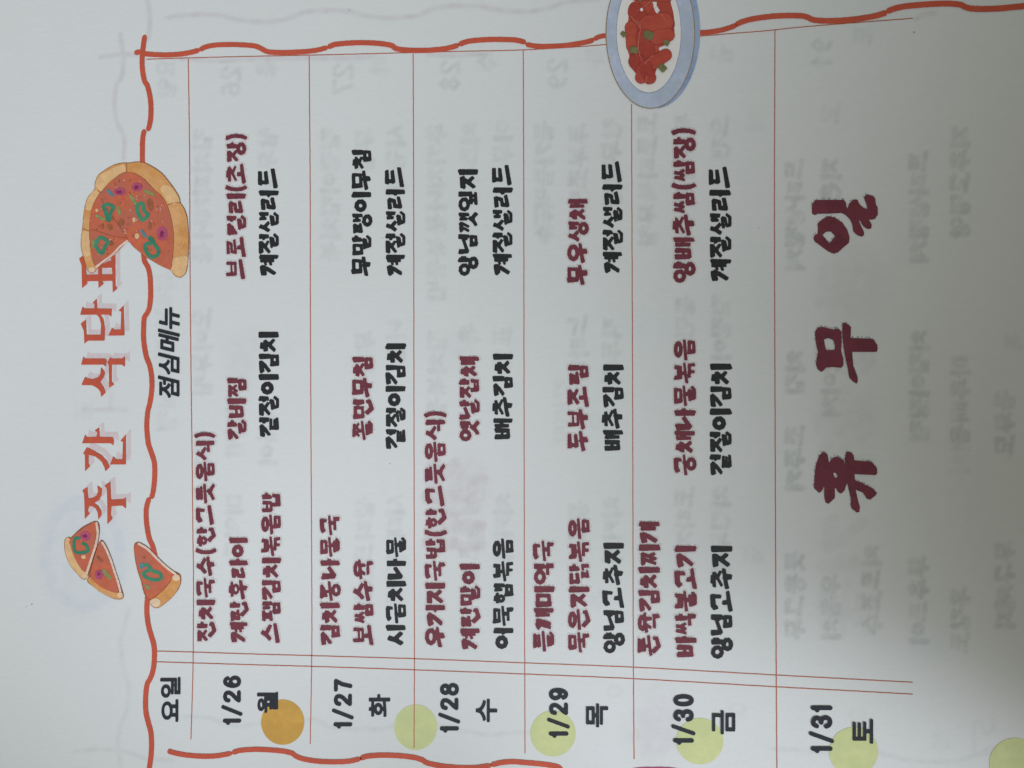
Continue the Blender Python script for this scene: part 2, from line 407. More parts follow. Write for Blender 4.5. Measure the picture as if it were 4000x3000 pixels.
def g_ell(ch, cx, cy, rx, ry, amt, soft=8., inner=None):
    k = (np.hypot((gXX - cx)/rx, (gYY - cy)/ry) - 1)*min(rx, ry)
    v = np.clip(.5 - k/(2*soft), 0, 1)
    if inner:
        k = (np.hypot((gXX - cx)/inner[0], (gYY - cy)/inner[1]) - 1)*min(inner)
        v = v*np.clip(.5 + k/(2*soft), 0, 1)
    ghost[ch][:] = np.maximum(ghost[ch], amt*v)
def g_text(text, x0, x1, y0, adv, amt, ch='back_grey', r_=None, wk=1.):
    """mirrored: reads downwards from y0, letters' tops still towards x0"""
    y = y0; hx = x1 - x0
    for c in text:
        a = adv*(.36 if c in '()' else 1.)
        if c != ' ':
            am = amt*rng.uniform(.65, 1.1)
            for pts, R in syllable(c):
                g_path(ch, [(x0 + d*hx, y + r*a*.94) for r, d in pts], R*hx*1.18*wk, am, 5.5)
        y += a
def T(pts):
    """tile drawing units (2212 per 1000 photo pixels) to photo pixels"""
    return [(x/2.212, y/2.212) for x, y in pts]
def off(pts, c, r): return [(x + 2212*c, y + 1659*r) for x, y in pts]

SEG = {'1': [[(.3, .25), (.6, 0), (.6, 1)]], '2': [[(.1, .25), (.3, .02), (.75, .05), (.85, .3), (.1, 1), (.95, 1)]],
       '3': [[(.1, .1), (.6, 0), (.85, .25), (.45, .48), (.9, .72), (.6, 1), (.1, .92)]], '5': [[(.9, 0), (.2, 0), (.15, .45), (.7, .42), (.9, .7), (.6, 1), (.1, .95)]],
       '6': [[(.85, .08), (.4, .05), (.1, .5), (.2, .95), (.8, .95), (.9, .6), (.5, .45), (.12, .6)]], '7': [[(.05, 0), (.95, 0), (.4, 1)]],
       '8': [[(.5, .47), (.15, .25), (.5, 0), (.85, .25), (.5, .47), (.05, .75), (.5, 1), (.95, .75), (.5, .47)]], '9': [[(.9, .4), (.5, .55), (.1, .3), (.5, 0), (.9, .3), (.8, .8), (.3, 1)]],
       '0': [[(.5, 0), (.1, .3), (.1, .7), (.5, 1), (.9, .7), (.9, .3), (.5, 0)]], '/': [[(.9, 0), (.1, 1)]]}
def g_digits(text, x0, x1, y0, adv, amt):
    for k, c in enumerate(text):
        for s in SEG[c]:
            g_path('back_grey', [(x0 + d*(x1 - x0), y0 + (k + r*.8)*adv) for r, d in s], 8, amt, 5.)
# dates and weekdays along the top, dishes in every column, the wavy border, a plate and large red letters
g_digits('26', 868, 935, 262, 62, .20); g_text('울', 1003, 1080, 225, 80, .16)
g_text('요일', 612, 690, 225, 80, .15)
g_digits('27', 1305, 1372, 252, 62, .20); g_text('하', 1440, 1522, 212, 86, .15)
g_digits('28', 1722, 1790, 240, 62, .20); g_text('수', 1862, 1944, 200, 86, .15)
g_digits('29', 2142, 2210, 232, 62, .18); g_text('목', 2290, 2370, 180, 80, .12)
g_text('금', 2775, 2865, 170, 80, .12); g_digits('91', 3175, 3245, 150, 64, .24); g_text('토', 3335, 3415, 95, 84, .18)
BACK = [(790, ((505, '김치찌개나물'), (1200, '오이무침'), (1700, '돈가스'), )), (915, ((1530, '현미밥'), (1930, '미역국'))),
        (1045, ((495, '쌈무침'), (1560, '떡볶이'))), (1290, ((500, '겉절이김치볶'), )), (1425, ((500, '무김'), (1290, '무침'), (1940, '샐러드소스'))),
        (1545, ((490, '시금치'), (1250, '나물'), (1930, '시래기국밥'))), (1705, ((480, '추가지나물볶음밥'), (1290, '김치볶음'))),
        (1835, ((480, '치즈'), (1260, '옥'), (1930, '생선조림'))), (1965, ((470, '이무'), (1270, '표고'), (1930, '치커리무침'))),
        (2125, ((470, '들기름막국'), (780, '국수'))), (2260, ((480, '두부조림계'), (1230, '느타리'), (1950, '동그'), )),
        (2390, ((460, '찬무말랭'), (1240, '깍두기'), (1940, '치커리'))), (2530, ((440, '도토리묵무침'), )),
        (2675, ((440, '묵우채'), (1150, '쫄면'), (1900, '도라지'))), (2815, ((450, '으깬'), (1150, '겉절이'), (1900, '치킨무샐'))),
        (3105, ((620, '드라샐절계'), (1370, '치김'), (1660, '조주겨'), (2150, '뭇웅그무'))), (3245, ((620, '지은'), (1370, '말이계'), (2240, '우음치'))),
        (3405, ((2130, '치드조수'), )), (3590, ((590, '드러샐절계'), (1290, '치김이절겉'), (2170, '무추르이'))),
        (3750, ((495, '지추고명양'), (1390, '마추배음'), (2290, '후갈로'))), (3925, ((1520, '곰무모'), (2110, '무구치리'), (2300, '이') ))]
for x, items in BACK:
    for y, t in items:
        k = .16 if x < 2000 else (.21 if x < 3000 else .38)
        g_text(t, x - 38, x + 40, y, 88, k)
g_text('한글', 3185, 3425, 1010, 235, .10, wk=.9); g_text('겨울', 3190, 3420, 2010, 250, .08, wk=.9); g_text('굴밥', 3190, 3420, 1560, 170, .09)
for x_, y_, t_ in ((640, 1060, '뉴메심점'), (650, 1340, '뉴메심점'), (330, 1560, '표'), (3750, 1680, '개치'), (3590, 1560, '오이'), (2400, 900, '욱'), (2270, 690, '나물'), (1430, 1340, '각'), (1840, 640, '욱'),
                   (3245, 400, '호'), (2340, 1600, '오'), (2200, 1480, '갈비탕'), (2340, 2300, '흥'), (2940, 2130, '흥'), (3960, 1290, '욱'), (2950, 430, '치')):
    g_text(t_, x_ - 38, x_ + 40, y_, 88, .09 if x_ < 3000 else .14)
for x_, y_, r_ in ((2400, 2700, 34), (2880, 2770, 34), (3350, 2790, 34), (860, 2740, 0), (620, 2050, 0)):
    if r_: g_ell('back_grey', x_, y_, r_, r_*.8, .09, 6., (r_ - 14, r_*.8 - 12))
g_text('평', 3640, 3710, 2860, 80, .09); g_digits('57', 3805, 3880, 2810, 80, .10)
g_text('김밥', 1655, 1900, 1790, 190, .20, 'back_pink')
g_ell('back_pink', 1810, 1900, 90, 110, .12, 40.); g_ell('back_pink', 2560, 2800, 90, 150, .10, 50.); g_ell('back_grey', 3330, 1130, 120, 150, .10, 50.); g_ell('back_grey', 3310, 1640, 110, 120, .10, 45.); g_ell('back_grey', 1000, 1350, 120, 60, .07, 30.); g_ell('back_grey', 940, 1440, 60, 120, .08, 30.); g_ell('back_pink', 2570, 2860, 120, 120, .16, 50.); g_ell('back_pink', 1790, 1360, 60, 60, .08, 40.)
for x, y, c in ((2520, 1280, .3), (3640, 2520, .2)): g_ell('back_blue', x, y, 90, 60, .08, 40.)
g_path('back_pink', [(325, 1600), (490, 1600)], 9, .14, 5.); g_path('back_grey', [(325, 1600), (490, 1600)], 9, .08, 5.); g_path('back_pink', [(432, 1525), (432, 1600)], 9, .14, 5.)
WAVES = [
 off([(1262, -40), (1290, 100), (1292, 250), (1275, 335)], 0, 0), off([(870, 495), (950, 480), (1050, 468), (1200, 470)], 0, 0),
 off([(1040, 300), (1055, 420), (1065, 520), (1055, 650), (1010, 730), (990, 830), (995, 950), (1020, 1080), (1060, 1150), (1075, 1250), (1070, 1370)], 0, 0),
 off([(1440, 155), (1550, 135), (1750, 125), (1900, 130), (2000, 160), (2100, 180), (2212, 187), (2360, 185), (2490, 160), (2610, 112), (2760, 92), (2910, 92), (3060, 105), (3140, 135),
      (3260, 150), (3410, 155), (3610, 135), (3710, 88), (3860, 57), (4010, 50), (4160, 60), (4310, 90), (4424, 97), (4574, 103), (4724, 75), (4844, 32), (4974, 10), (5174, -4)], 0, 0),
 off([(1110, 280), (1080, 430), (1045, 550), (1050, 700), (1080, 850), (1110, 950), (1100, 1150), (1040, 1300), (1020, 1450), (1035, 1600), (1045, 1720)], 0, 3),
 off([(650, 1515), (850, 1500), (1050, 1510), (1250, 1575), (1500, 1590)], 0, 3),
 off([(1600, 1215), (1800, 1225), (2000, 1290), (2212, 1280), (2700, 1240), (2850, 1305), (3100, 1325), (3290, 1320), (3420, 1290), (3600, 1260), (3800, 1290), (4000, 1335), (4200, 1370), (4400, 1355),
      (4600, 1350), (4780, 1345)], 0, 3),
 off([(0, 1490), (300, 1510), (560, 1530), (900, 1520), (1050, 1550), (1200, 1590), (1500, 1610), (1650, 1590), (1800, 1550), (2000, 1530), (2300, 1540)], 3, 3),
 off([(1560, 505), (1900, 530), (2100, 515), (2700, 500), (2950, 505), (3200, 492)], 0, 0), off([(3700, 470), (3900, 480), (4200, 470)], 0, 0), off([(1280, 165), (1350, 120), (1450, 110)], 3, 0)]
for w in WAVES:
    g_path('back_grey' if w[0][1] > 4900 else 'back_pink', [tuple(p) for p in catmull(T(w), False, 5)], 8, .20 if w[0][1] < 4900 else .13, 6.)
    g_path('back_grey', [tuple(p) for p in catmull(T(w), False, 5)], 8, .08, 6.)
g_ell('back_blue', 322, 2165, 168, 232, .20, 12., (120, 172)); g_ell('back_blue', 322, 2165, 180, 245, .10, 16.)
for c in ghost.values():                                  # toner patches are uneven
    c *= 3.5*(.8 + .28*rough_noise(gXX, gYY, 90, 3))
    c[:] = np.clip(c, 0, .85)

# --- the paper
SX0, SX1, SY0, SY1 = -.205, .205, -.146, .146
nx, ny = 700, 500
xs = np.linspace(SX0, SX1, nx); ys = np.linspace(SY0, SY1, ny)
X, Y = np.meshgrid(xs, ys)
buckle = 1.2e-5*rough_noise(X, Y, .05, 7)*0
Z = surf(X) + buckle
V = np.stack([X.ravel(), Y.ravel(), Z.ravel()], 1)
ii = np.arange(nx*ny).reshape(ny, nx)
Fq = np.stack([ii[:-1, :-1].ravel(), ii[:-1, 1:].ravel(), ii[1:, 1:].ravel(), ii[1:, :-1].ravel()], 1)
edge = np.concatenate([ii[0, :], ii[1:, -1], ii[-1, -2::-1], ii[-2:0:-1, 0]])
ne = len(edge); Ve = V[edge].copy(); Ve[:, 2] -= .0002
e2 = nx*ny + np.arange(ne)
Fe = np.stack([edge, e2, np.roll(e2, -1), np.roll(edge, -1)], 1)
me = bpy.data.meshes.new('paper'); allV = np.concatenate([V, Ve]); allF = np.concatenate([Fq, Fe])
me.vertices.add(len(allV)); me.vertices.foreach_set('co', allV.ravel())
me.loops.add(allF.size); me.loops.foreach_set('vertex_index', allF.ravel().astype(np.int32))
me.polygons.add(len(allF)); me.polygons.foreach_set('loop_start', (4*np.arange(len(allF))).astype(np.int32))
me.update(calc_edges=True); me.polygons.foreach_set('use_smooth', np.ones(len(allF), bool))
U, W_ = to_px(allV[:, 0], allV[:, 1], allV[:, 2])
gi = np.clip((U - GX0)/GS, 0, GW - 1.001); gj = np.clip((W_ - GY0)/GS, 0, GH - 1.001)
i0 = gi.astype(int); j0 = gj.astype(int); fi = gi - i0; fj = gj - j0
inside = (U > GX0) & (U < GX0 + GS*GW) & (W_ > GY0) & (W_ < GY0 + GS*GH)
for k, A in ghost.items():
    v = (A[j0, i0]*(1 - fi) + A[j0, i0 + 1]*fi)*(1 - fj) + (A[j0 + 1, i0]*(1 - fi) + A[j0 + 1, i0 + 1]*fi)*fj
    at_ = me.attributes.new(k, 'FLOAT', 'POINT'); at_.data.foreach_set('value', (v*inside).astype(np.float32))
me.materials.append(PAPER_MAT)
paper = bpy.data.objects.new('paper', me); scene.collection.objects.link(paper); paper.parent = sheet

# ================================================================ the ruled grid
def rule(pts, label=None):
    p = catmull(pts, False, 12)
    d = p[1:] - p[:-1]; d = np.vstack([d, d[-1]]); d /= np.hypot(d[:, 0], d[:, 1])[:, None]
    n_ = np.stack([-d[:, 1], d[:, 0]], 1)
    wob = .35*np.sin(np.arange(len(p))*2.1)[:, None]*n_
    a = at(*(p + wob + n_*1.7).T, 3*LAY); b = at(*(p + wob - n_*1.7).T, 3*LAY)
    k = len(p); v = np.concatenate([a, b])
    o = link('grid_line', v.tolist(), [(i, i + k, i + k + 1, i + 1) if True else 0 for i in range(k - 1)], RULE, sheet)
    if label: o['label'] = label
    return o
for l in ([(736, 230), (741, 600), (742, 900), (744, 1200), (747, 1500), (751, 1800), (754, 2100), (756, 2250), (755, 2550), (752, 2700), (746, 2888)],
          [(1208, 219), (1210, 480), (1212, 750), (1212.5, 1100), (1214, 1500), (1216, 1900), (1218, 2250), (1218, 2566), (1212, 2906)],
          [(1614, 210), (1615, 480), (1616, 750), (1617, 1500), (1618.5, 2250), (1619, 2600), (1617.5, 2921)],
          [(2044, 194), (2045, 500), (2046, 750), (2047, 1500), (2048.5, 2250), (2050, 2600), (2051, 2943)],
          [(2467, 407), (2468, 750), (2471, 1500), (2473, 2250), (2474.5, 2600), (2477, 2965)],
          [(3027, 117), (3026, 430), (3025, 750), (3026, 1200), (3027, 1500), (3030, 2250), (3032.5, 2634), (3035, 3000), (3037, 3120)],
          [(572, 232), (700, 228), (900, 222.5), (1208, 216), (1316, 213.5), (1574, 207), (1800, 201), (2000, 197), (2150, 190), (2289, 181), (2380, 173)],
          [(2722, 143), (2850, 132), (3000, 120), (3120, 107), (3330, 90), (3565, 72)],
          [(612, 2543), (755, 2547), (1000, 2555), (1218, 2561), (1620, 2573), (2000, 2587.5), (2472, 2606), (3000, 2635), (3300, 2651), (3565, 2665)],
          [(612, 2585), (755, 2589.5), (1000, 2597), (1218, 2603), (1620, 2616.5), (2000, 2631), (2475, 2651), (3000, 2681), (3300, 2697), (3565, 2711.5)]):
    rule(l)

# ================================================================ the wavy brick-red border, in the lengths it was printed in
def wave(pts, r0=9.6, name='border_line', layer=5, mat=None, r1=None, seed=1, ends=True, label=None):
    p = catmull(T(pts), False, 5)
    rs = np.full(len(p), r0) if r1 is None else np.linspace(r0, r1, len(p))
    if ends:
        rs[0] *= .8; rs[-1] *= .85
        for k, q in ((0, 1), (-1, -2)):
            d = p[q] - p[k]; p[k] += d/np.hypot(*d)*min(3.2, .8*np.hypot(*d))
    return Ink().path([tuple(q) for q in p], rs).build(name, mat or RED, sheet, layer, 3., .55, 14, seed, label=label)
wave([(1252, 312), (1240, 400), (1230, 500), (1232, 600), (1250, 700), (1276, 745), (1300, 850), (1306, 950), (1300, 1050), (1282, 1125)], 9.8, seed=2)
wave([(1248, 1128), (1235, 1200), (1232, 1300), (1232, 1460)], 9.6, seed=3)
wave(off([(1240, 520), (1248, 590), (1262, 620), (1285, 665), (1300, 760), (1303, 900), (1292, 1000), (1272, 1050), (1248, 1090), (1242, 1200), (1245, 1300), (1265, 1420), (1295, 1500), (1310, 1580),
          (1315, 1659), (1312, 1720), (1298, 1820), (1278, 1900), (1270, 2000), (1272, 2080), (1285, 2180), (1310, 2255), (1335, 2340), (1338, 2459), (1328, 2570), (1312, 2642)], 0, 1), 9.8, seed=4)
wave(off([(1288, 990), (1266, 1080), (1268, 1200), (1290, 1330), (1320, 1400), (1345, 1500)], 0, 2), 9.8, seed=5)
wave(off([(1278, 150), (1270, 300), (1285, 430), (1310, 520), (1332, 600), (1336, 700), (1325, 810), (1300, 885), (1272, 940), (1260, 1050), (1262, 1170), (1283, 1265), (1305, 1350), (1311, 1450), (1306, 1560),
          (1292, 1659), (1275, 1800)], 0, 3), 10., seed=6)
wave([(1176, 458), (1210, 452), (1250, 466), (1350, 475), (1450, 477), (1560, 470), (1650, 455), (1718, 437)], 9.8, seed=7, layer=6)
wave([(1734, 430), (1780, 407), (1870, 391), (2000, 387), (2130, 392), (2212, 402), (2262, 424), (2300, 444), (2342, 453), (2462, 456), (2612, 450), (2712, 440), (2772, 428), (2822, 414)], 9.8, seed=8)
wave([(2842, 407), (2892, 387), (2992, 376), (3112, 371), (3242, 375), (3342, 386), (3390, 398), (3412, 416), (3450, 428), (3532, 436), (3662, 438), (3792, 430), (3892, 413), (3956, 393)], 10.2, seed=9)
wave([(3972, 385), (4032, 363), (4112, 351), (4262, 343), (4424, 346), (4484, 354), (4535, 367)], 10.2, seed=10)
wave([(4550, 386), (4624, 400), (4724, 403), (4874, 396), (4984, 381), (5074, 363), (5124, 348)], 9.8, seed=11)
wave([(5140, 338), (5184, 318), (5264, 304)], 9.4, seed=12)
wave([(6020, 286), (6124, 280), (6224, 264), (6304, 242), (6358, 220)], 10., seed=13)
wave([(6366, 212), (6414, 190), (6494, 168), (6574, 155), (6636, 147), (6716, 140), (6836, 137), (6936, 141), (6986, 155), (7026, 174), (7116, 182), (7236, 181), (7386, 168), (7516, 149), (7596, 130), (7650, 112)], 10.6, seed=14, r1=11.4)
wave([(7668, 100), (7736, 74), (7836, 55), (8036, 38), (8186, 33), (8296, 43), (8336, 62), (8386, 75), (8486, 80), (8636, 75), (8736, 65), (8848, 54), (9100, 20)], 11.4, seed=15, r1=11.8)
b3 = 1659*3
wave(off([(1462, 1513), (1500, 1525), (1600, 1545), (1750, 1557), (1880, 1552), (1996, 1532)], 0, 3), 9.8, seed=16)
wave(off([(2014, 1524), (2080, 1506), (2212, 1497), (2332, 1502), (2442, 1512), (2522, 1530), (2562, 1558), (2632, 1582), (2752, 1600), (2892, 1605), (3012, 1600), (3112, 1578)], 0, 3), 9.8, seed=17)
wave(off([(3124, 1572), (3182, 1555), (3312, 1547), (3462, 1553), (3582, 1568), (3652, 1590), (3694, 1615), (3812, 1640), (3962, 1654), (4112, 1654), (4236, 1636)], 0, 3), 10.2, seed=18)
wave(off([(4252, 1630), (4332, 1611), (4424, 1603), (4524, 1610), (4644, 1620), (4744, 1632), (4824, 1650), (4870, 1690), (5000, 1722), (5250, 1730), (5440, 1700)], 0, 3), 10.2, seed=19)
wave(off([(5450, 1692), (5520, 1676), (5640, 1672), (5780, 1674), (5880, 1690), (6000, 1720)], 0, 3), 10.4, seed=20, mat=MAGENTA, label='short magenta length of the wavy border')

# ================================================================ the title, its pale shadow, and the holiday letters traced as outlines
def glyph(polys, holes=()):
    k = Ink()
    for p in polys: k.poly(T(p))
    for h in holes: k.poly(T(h), -1)
    return k
r1 = lambda p: off(p, 0, 1)
r2 = lambda p: off(p, 0, 2)
TITLE = [('주', [r2([(713, 920), (757, 888), (765, 990), (800, 985), (835, 965), (850, 930), (843, 878), (882, 905), (880, 960), (862, 1000), (815, 1030), (850, 1052), (878, 1100), (880, 1135), (853, 1173), (846, 1110), (830, 1075), (800, 1055), (772, 1055), (762, 1100), (778, 1120), (735, 1167), (733, 1050), (728, 945)]),
                 r2([(905, 880), (955, 842), (963, 1000), (1065, 995), (1090, 980), (1092, 1078), (1060, 1050), (965, 1055), (960, 1130), (975, 1165), (930, 1212), (930, 1050), (925, 900)])]),
         ('간', [r2([(712, 512), (738, 437), (752, 460), (835, 458), (845, 415), (818, 405), (860, 375), (862, 458), (975, 460), (987, 490), (983, 530), (958, 512)]),
                 r2([(720, 600), (752, 548), (810, 575), (880, 615), (930, 670), (950, 720), (912, 755), (905, 720), (880, 670), (830, 628), (768, 610), (768, 690), (780, 712), (738, 755), (736, 610)]),
                 r2([(953, 695), (980, 625), (1002, 650), (1060, 652), (1065, 500), (1042, 492), (1090, 435), (1090, 695)])]),
         ('식', [r1([(703, 1493), (722, 1422), (738, 1440), (910, 1440), (925, 1455), (918, 1510), (895, 1492)]),
                 r1([(710, 1655), (737, 1597), (755, 1610), (800, 1618), (845, 1605), (870, 1575), (875, 1512), (910, 1560), (898, 1605), (868, 1645), (900, 1690), (915, 1735), (877, 1772), (870, 1725), (845, 1695), (800, 1670), (708, 1668)]),
                 r1([(928, 1470), (955, 1430), (968, 1440), (1058, 1440), (1082, 1416), (1082, 1512), (1055, 1492), (968, 1492), (968, 1640), (990, 1665), (945, 1692), (943, 1500)])]),
         ('단', [r1([(695, 1062), (715, 990), (732, 1008), (816, 1008), (820, 965), (800, 960), (838, 923), (842, 1008), (968, 1010), (965, 1078), (940, 1060)]),
                 r1([(700, 1138), (744, 1103), (750, 1235), (872, 1235), (876, 1140), (860, 1085), (835, 1058), (868, 1058), (896, 1100), (909, 1180), (906, 1285), (762, 1285), (732, 1312), (727, 1200)]),
                 r1([(940, 1242), (968, 1172), (988, 1190), (1045, 1190), (1050, 1035), (1026, 1025), (1070, 983), (1078, 1240)])]),
         ('표', [r1([(686, 575), (716, 555), (735, 600), (745, 650), (752, 770), (757, 795), (712, 832), (708, 640)]), r1([(850, 640), (882, 625), (884, 770), (898, 795), (855, 832), (852, 770)]),
                 r1([(740, 716), (980, 712), (980, 768), (740, 772)]), r1([(855, 645), (940, 598), (980, 598), (980, 655), (855, 657)]), r1([(960, 570), (998, 540), (1000, 810), (1018, 835), (977, 870), (973, 700)])])]
for s, (nm, polys) in enumerate(TITLE):
    g = glyph(polys)
    g.build('title_shadow', TITLE_SHADE, sheet, 1, 3., .5, 12, s, (17, -19), 1.0)
    g.build('title_letter', RED, sheet, 6, 2.5, .35, 10, s)
r31 = lambda p: off(p, 3, 1)
r32 = lambda p: off(p, 3, 2)
BIG = [([r31([(380, 190), (376, 130), (388, 95), (410, 70), (655, 70), (672, 92), (682, 155), (700, 100), (740, 65), (772, 68), (788, 108), (830, 142), (860, 152), (845, 95), (828, 55), (838, 30), (865, 22), (910, 38), (925, 55), (930, 110), (945, 130), (948, 195), (925, 232), (895, 242), (868, 238), (895, 285), (890, 315), (865, 322), (838, 312), (815, 290), (797, 255), (776, 235), (800, 290), (828, 345), (828, 375), (808, 388), (770, 375), (735, 345), (728, 290), (715, 250), (690, 220), (660, 195), (630, 182), (540, 188), (425, 190), (405, 202)]),
         r31([(430, 270), (470, 235), (520, 210), (575, 222), (640, 265), (685, 330), (703, 390), (698, 440), (650, 480), (605, 522), (565, 535), (520, 515), (470, 480), (425, 445), (400, 430), (390, 400), (405, 370), (428, 362), (428, 320)])],
        [r31([(468, 372), (500, 345), (540, 342), (580, 385), (560, 410), (530, 445), (500, 410)])]),
       ([r31([(405, 1240), (408, 1200), (430, 1170), (480, 1168), (560, 1190), (605, 1180), (632, 1205), (635, 1300), (630, 1370), (650, 1440), (650, 1500), (630, 1520), (560, 1512), (500, 1518), (475, 1545), (458, 1555), (425, 1530), (412, 1490), (420, 1440), (430, 1380), (415, 1320)]),
         r31([(640, 1140), (665, 1128), (715, 1165), (712, 1262), (905, 1270), (945, 1325), (945, 1360), (935, 1382), (725, 1382), (735, 1500), (770, 1590), (775, 1630), (765, 1658), (735, 1640), (700, 1605), (690, 1540), (675, 1470), (655, 1370), (645, 1290), (640, 1220)])],
        [r31([(482, 1275), (520, 1262), (560, 1280), (575, 1310), (575, 1365), (500, 1368)])]),
       ([r32([(470, 590), (490, 588), (515, 610), (525, 688), (540, 655), (580, 628), (620, 635), (655, 665), (668, 725), (662, 640), (675, 585), (705, 585), (740, 615), (742, 660), (895, 672), (940, 725), (942, 770), (930, 787), (745, 778), (750, 830), (800, 850), (900, 900), (940, 940), (925, 965), (880, 1000), (850, 990), (820, 940), (755, 912), (775, 1000), (792, 1060), (788, 1105), (765, 1110), (720, 1075), (712, 1030), (718, 1000), (700, 930), (682, 848), (660, 920), (630, 948), (605, 935), (575, 885), (577, 980), (550, 1010), (520, 1035), (495, 1025), (485, 980), (485, 880), (460, 930), (440, 940), (395, 900), (400, 800), (412, 700), (440, 620)])],
        [r32([(562, 770), (580, 764), (602, 795), (585, 817), (568, 795)])])]
for s, (p, h) in enumerate(BIG):
    g = glyph(p, h)
    g.build('holiday_letter', FRINGE, sheet, 3, 3., 1., 8, s, (-3, -7), 1.)
    g.build('holiday_letter', MAROON, sheet, 6, 3., .5, 12, s + 3)

# ================================================================ the dish names, brush lettered
def brush(text, x0, x1, y0, y1, black=False, drift=0.):
    k = Ink(); Hh = x1 - x0
    n_ = sum(.36 if c in '()' else 1. for c in text); adv = (y0 - y1)/(n_ - .04); y = y0
    for c in text:
        a = adv*(.36 if c in '()' else 1.)
        dx = drift*(y0 - y)/max(1, y0 - y1)
        if c in '()':
            st = [([(.5 + (r - .5)*1.3, d) for r, d in p], R) for p, R in syllable(c)]
        else: st = syllable(c)
        for pts, R in st:
            j = rng.normal(0, .7, 2)
            q = [(x0 + dx + d*Hh + j[0], y - r*a*.95 + j[1]) for r, d in pts]
            rr = [R*Hh*f for f in np.linspace(1.0, 1.0, len(q))]
            rr[0] *= 1.08; rr[-1] *= rng.uniform(.86, 1.02)
            if len(pts) > 5: k.path(q, rr)
            else: k.flat(q, [v*1.03 for v in rr])
        y -= a
    sd = int(rng.integers(1e6))
    if not black:
        k.build('rose_halo', PINK_HALO, sheet, 2, 4., 1.5, 14, sd, (0, -1), 7.)
        k.build('misprint_fringe', FRINGE, sheet, 3, 2.8, .9, 7, sd, (-1.0, -6.5), -1.8)
    k.build('menu_text', BLACK if black else MAROON, sheet, 6, 2.4, .6, 8, sd, label='%s brush lettering reading %s' % ('black' if black else 'maroon', text))
for a in (('잔치국수(한그릇음식)', 769, 844, 2507, 1688, 0, -4), ('계란후라이', 896, 971, 2510, 2099), ('갈비찜', 888, 965, 1718, 1475), ('브로컬리(초장)', 885, 963, 1093, 523),
          ('스팸김치볶음밥', 1022, 1099, 2513, 1923), ('겉절이김치', 1010, 1092, 1707, 1297, 1), ('계절샐러드', 1010, 1091, 1078, 658, 1),
          ('김치콩나물국', 1251, 1330, 2520, 2011), ('보쌈수육', 1381, 1461, 2523, 2183), ('쫄면무침', 1377, 1459, 1721, 1392), ('무말랭이무침', 1374, 1453, 1082, 583, 1),
          ('시금치나물', 1508, 1588, 2522, 2096, 1), ('겉절이김치', 1505, 1587, 1754, 1340, 1), ('계절샐러드', 1505, 1585, 1078, 653, 1),
          ('우거지국밥(한그릇음식)', 1661, 1742, 2532, 1606), ('계란말이', 1795, 1877, 2537, 2201), ('옛날잡채', 1793, 1875, 1724, 1392), ('양념깻잎지', 1789, 1869, 1079, 660, 1),
          ('어묵햄볶음', 1926, 2008, 2535, 2102, 1), ('배추김치', 1924, 2006, 1717, 1382, 1), ('계절샐러드', 1923, 2004, 1076, 645, 1),
          ('들깨미역국', 2084, 2167, 2548, 2111), ('묵은지닭볶음', 2221, 2305, 2552, 2023), ('두부조림', 2218, 2301, 1766, 1424), ('무우생채', 2217, 2300, 1116, 779),
          ('양념고추지', 2355, 2439, 2551, 2119, 1), ('배추김치', 2353, 2437, 1762, 1424, 1), ('계절샐러드', 2352, 2434, 1068, 631, 1),
          ('돈육김치찌개', 2493, 2580, 2564, 2038), ('바싹불고기', 2635, 2723, 2568, 2131), ('궁채나물볶음', 2633, 2719, 1860, 1324), ('양배추쌈(쌈장)', 2628, 2716, 1106, 502),
          ('양념고추지', 2775, 2863, 2572, 2130, 1), ('겉절이김치', 2771, 2859, 1856, 1419, 1), ('계절샐러드', 2770, 2858, 1100, 650, 1)):
    brush(*a[:5], black=bool(len(a) > 5 and a[5]), drift=a[6] if len(a) > 6 else 0.)

# ================================================================ dates and headings in plain sans type
def type_set(text, x0, x1, y0, y1, name, mat=None, bold=1.5, shear=0.):
    """the outlines of the built-in type, fitted to its place, thickened by bold pixels and cut out like the other print"""
    cu = bpy.data.curves.new('type', 'FONT'); cu.body = text; cu.size = 1.; cu.resolution_u = 4
    cu.shear = shear; cu.fill_mode = 'NONE'
    tmp = bpy.data.objects.new('type', cu); scene.collection.objects.link(tmp)
    dg = bpy.context.evaluated_depsgraph_get(); ev = tmp.evaluated_get(dg); tm = ev.to_mesh()
    v = np.array([q.co[:2] for q in tm.vertices]); ed = np.array([q.vertices[:] for q in tm.edges])
    ev.to_mesh_clear(); bpy.data.objects.remove(tmp); bpy.data.curves.remove(cu)
    r = (v[:, 0] - v[:, 0].min())/np.ptp(v[:, 0]); d = (v[:, 1].max() - v[:, 1])/np.ptp(v[:, 1])
    x0 += bold; x1 -= bold; y0 -= bold; y1 += bold
    px = np.stack([x0 + d*(x1 - x0), y0 - r*(y0 - y1)], 1)
    def sd(X, Y):
        D = np.full(X.shape, 1e9); ins = np.zeros(X.shape, bool)
        for i, j in ed:
            a, b = px[i], px[j]
            D = np.minimum(D, d_cap(X, Y, a, b, 0, 0))
            if a[1] != b[1]: ins ^= ((a[1] > Y) != (b[1] > Y)) & (X < (b[0] - a[0])*(Y - a[1])/(b[1] - a[1]) + a[0])
        return np.where(ins, -D, D)
    k = Ink(); k.f.append(((x0 - 8, y1 - 8, x1 + 8, y0 + 8), 1, sd))
    o = k.build(name, mat or NAVY, sheet, 7, 2., .35, 9, len(ed), grow=bold)
    o['label'] = 'black heading reading %s' % text
    return o
type_set('요일', 627, 706, 2819, 2645, 'heading_text', bold=2.6)
type_set('점심메뉴', 618, 703, 1555, 1200, 'heading_text', bold=2.6, shear=.22)
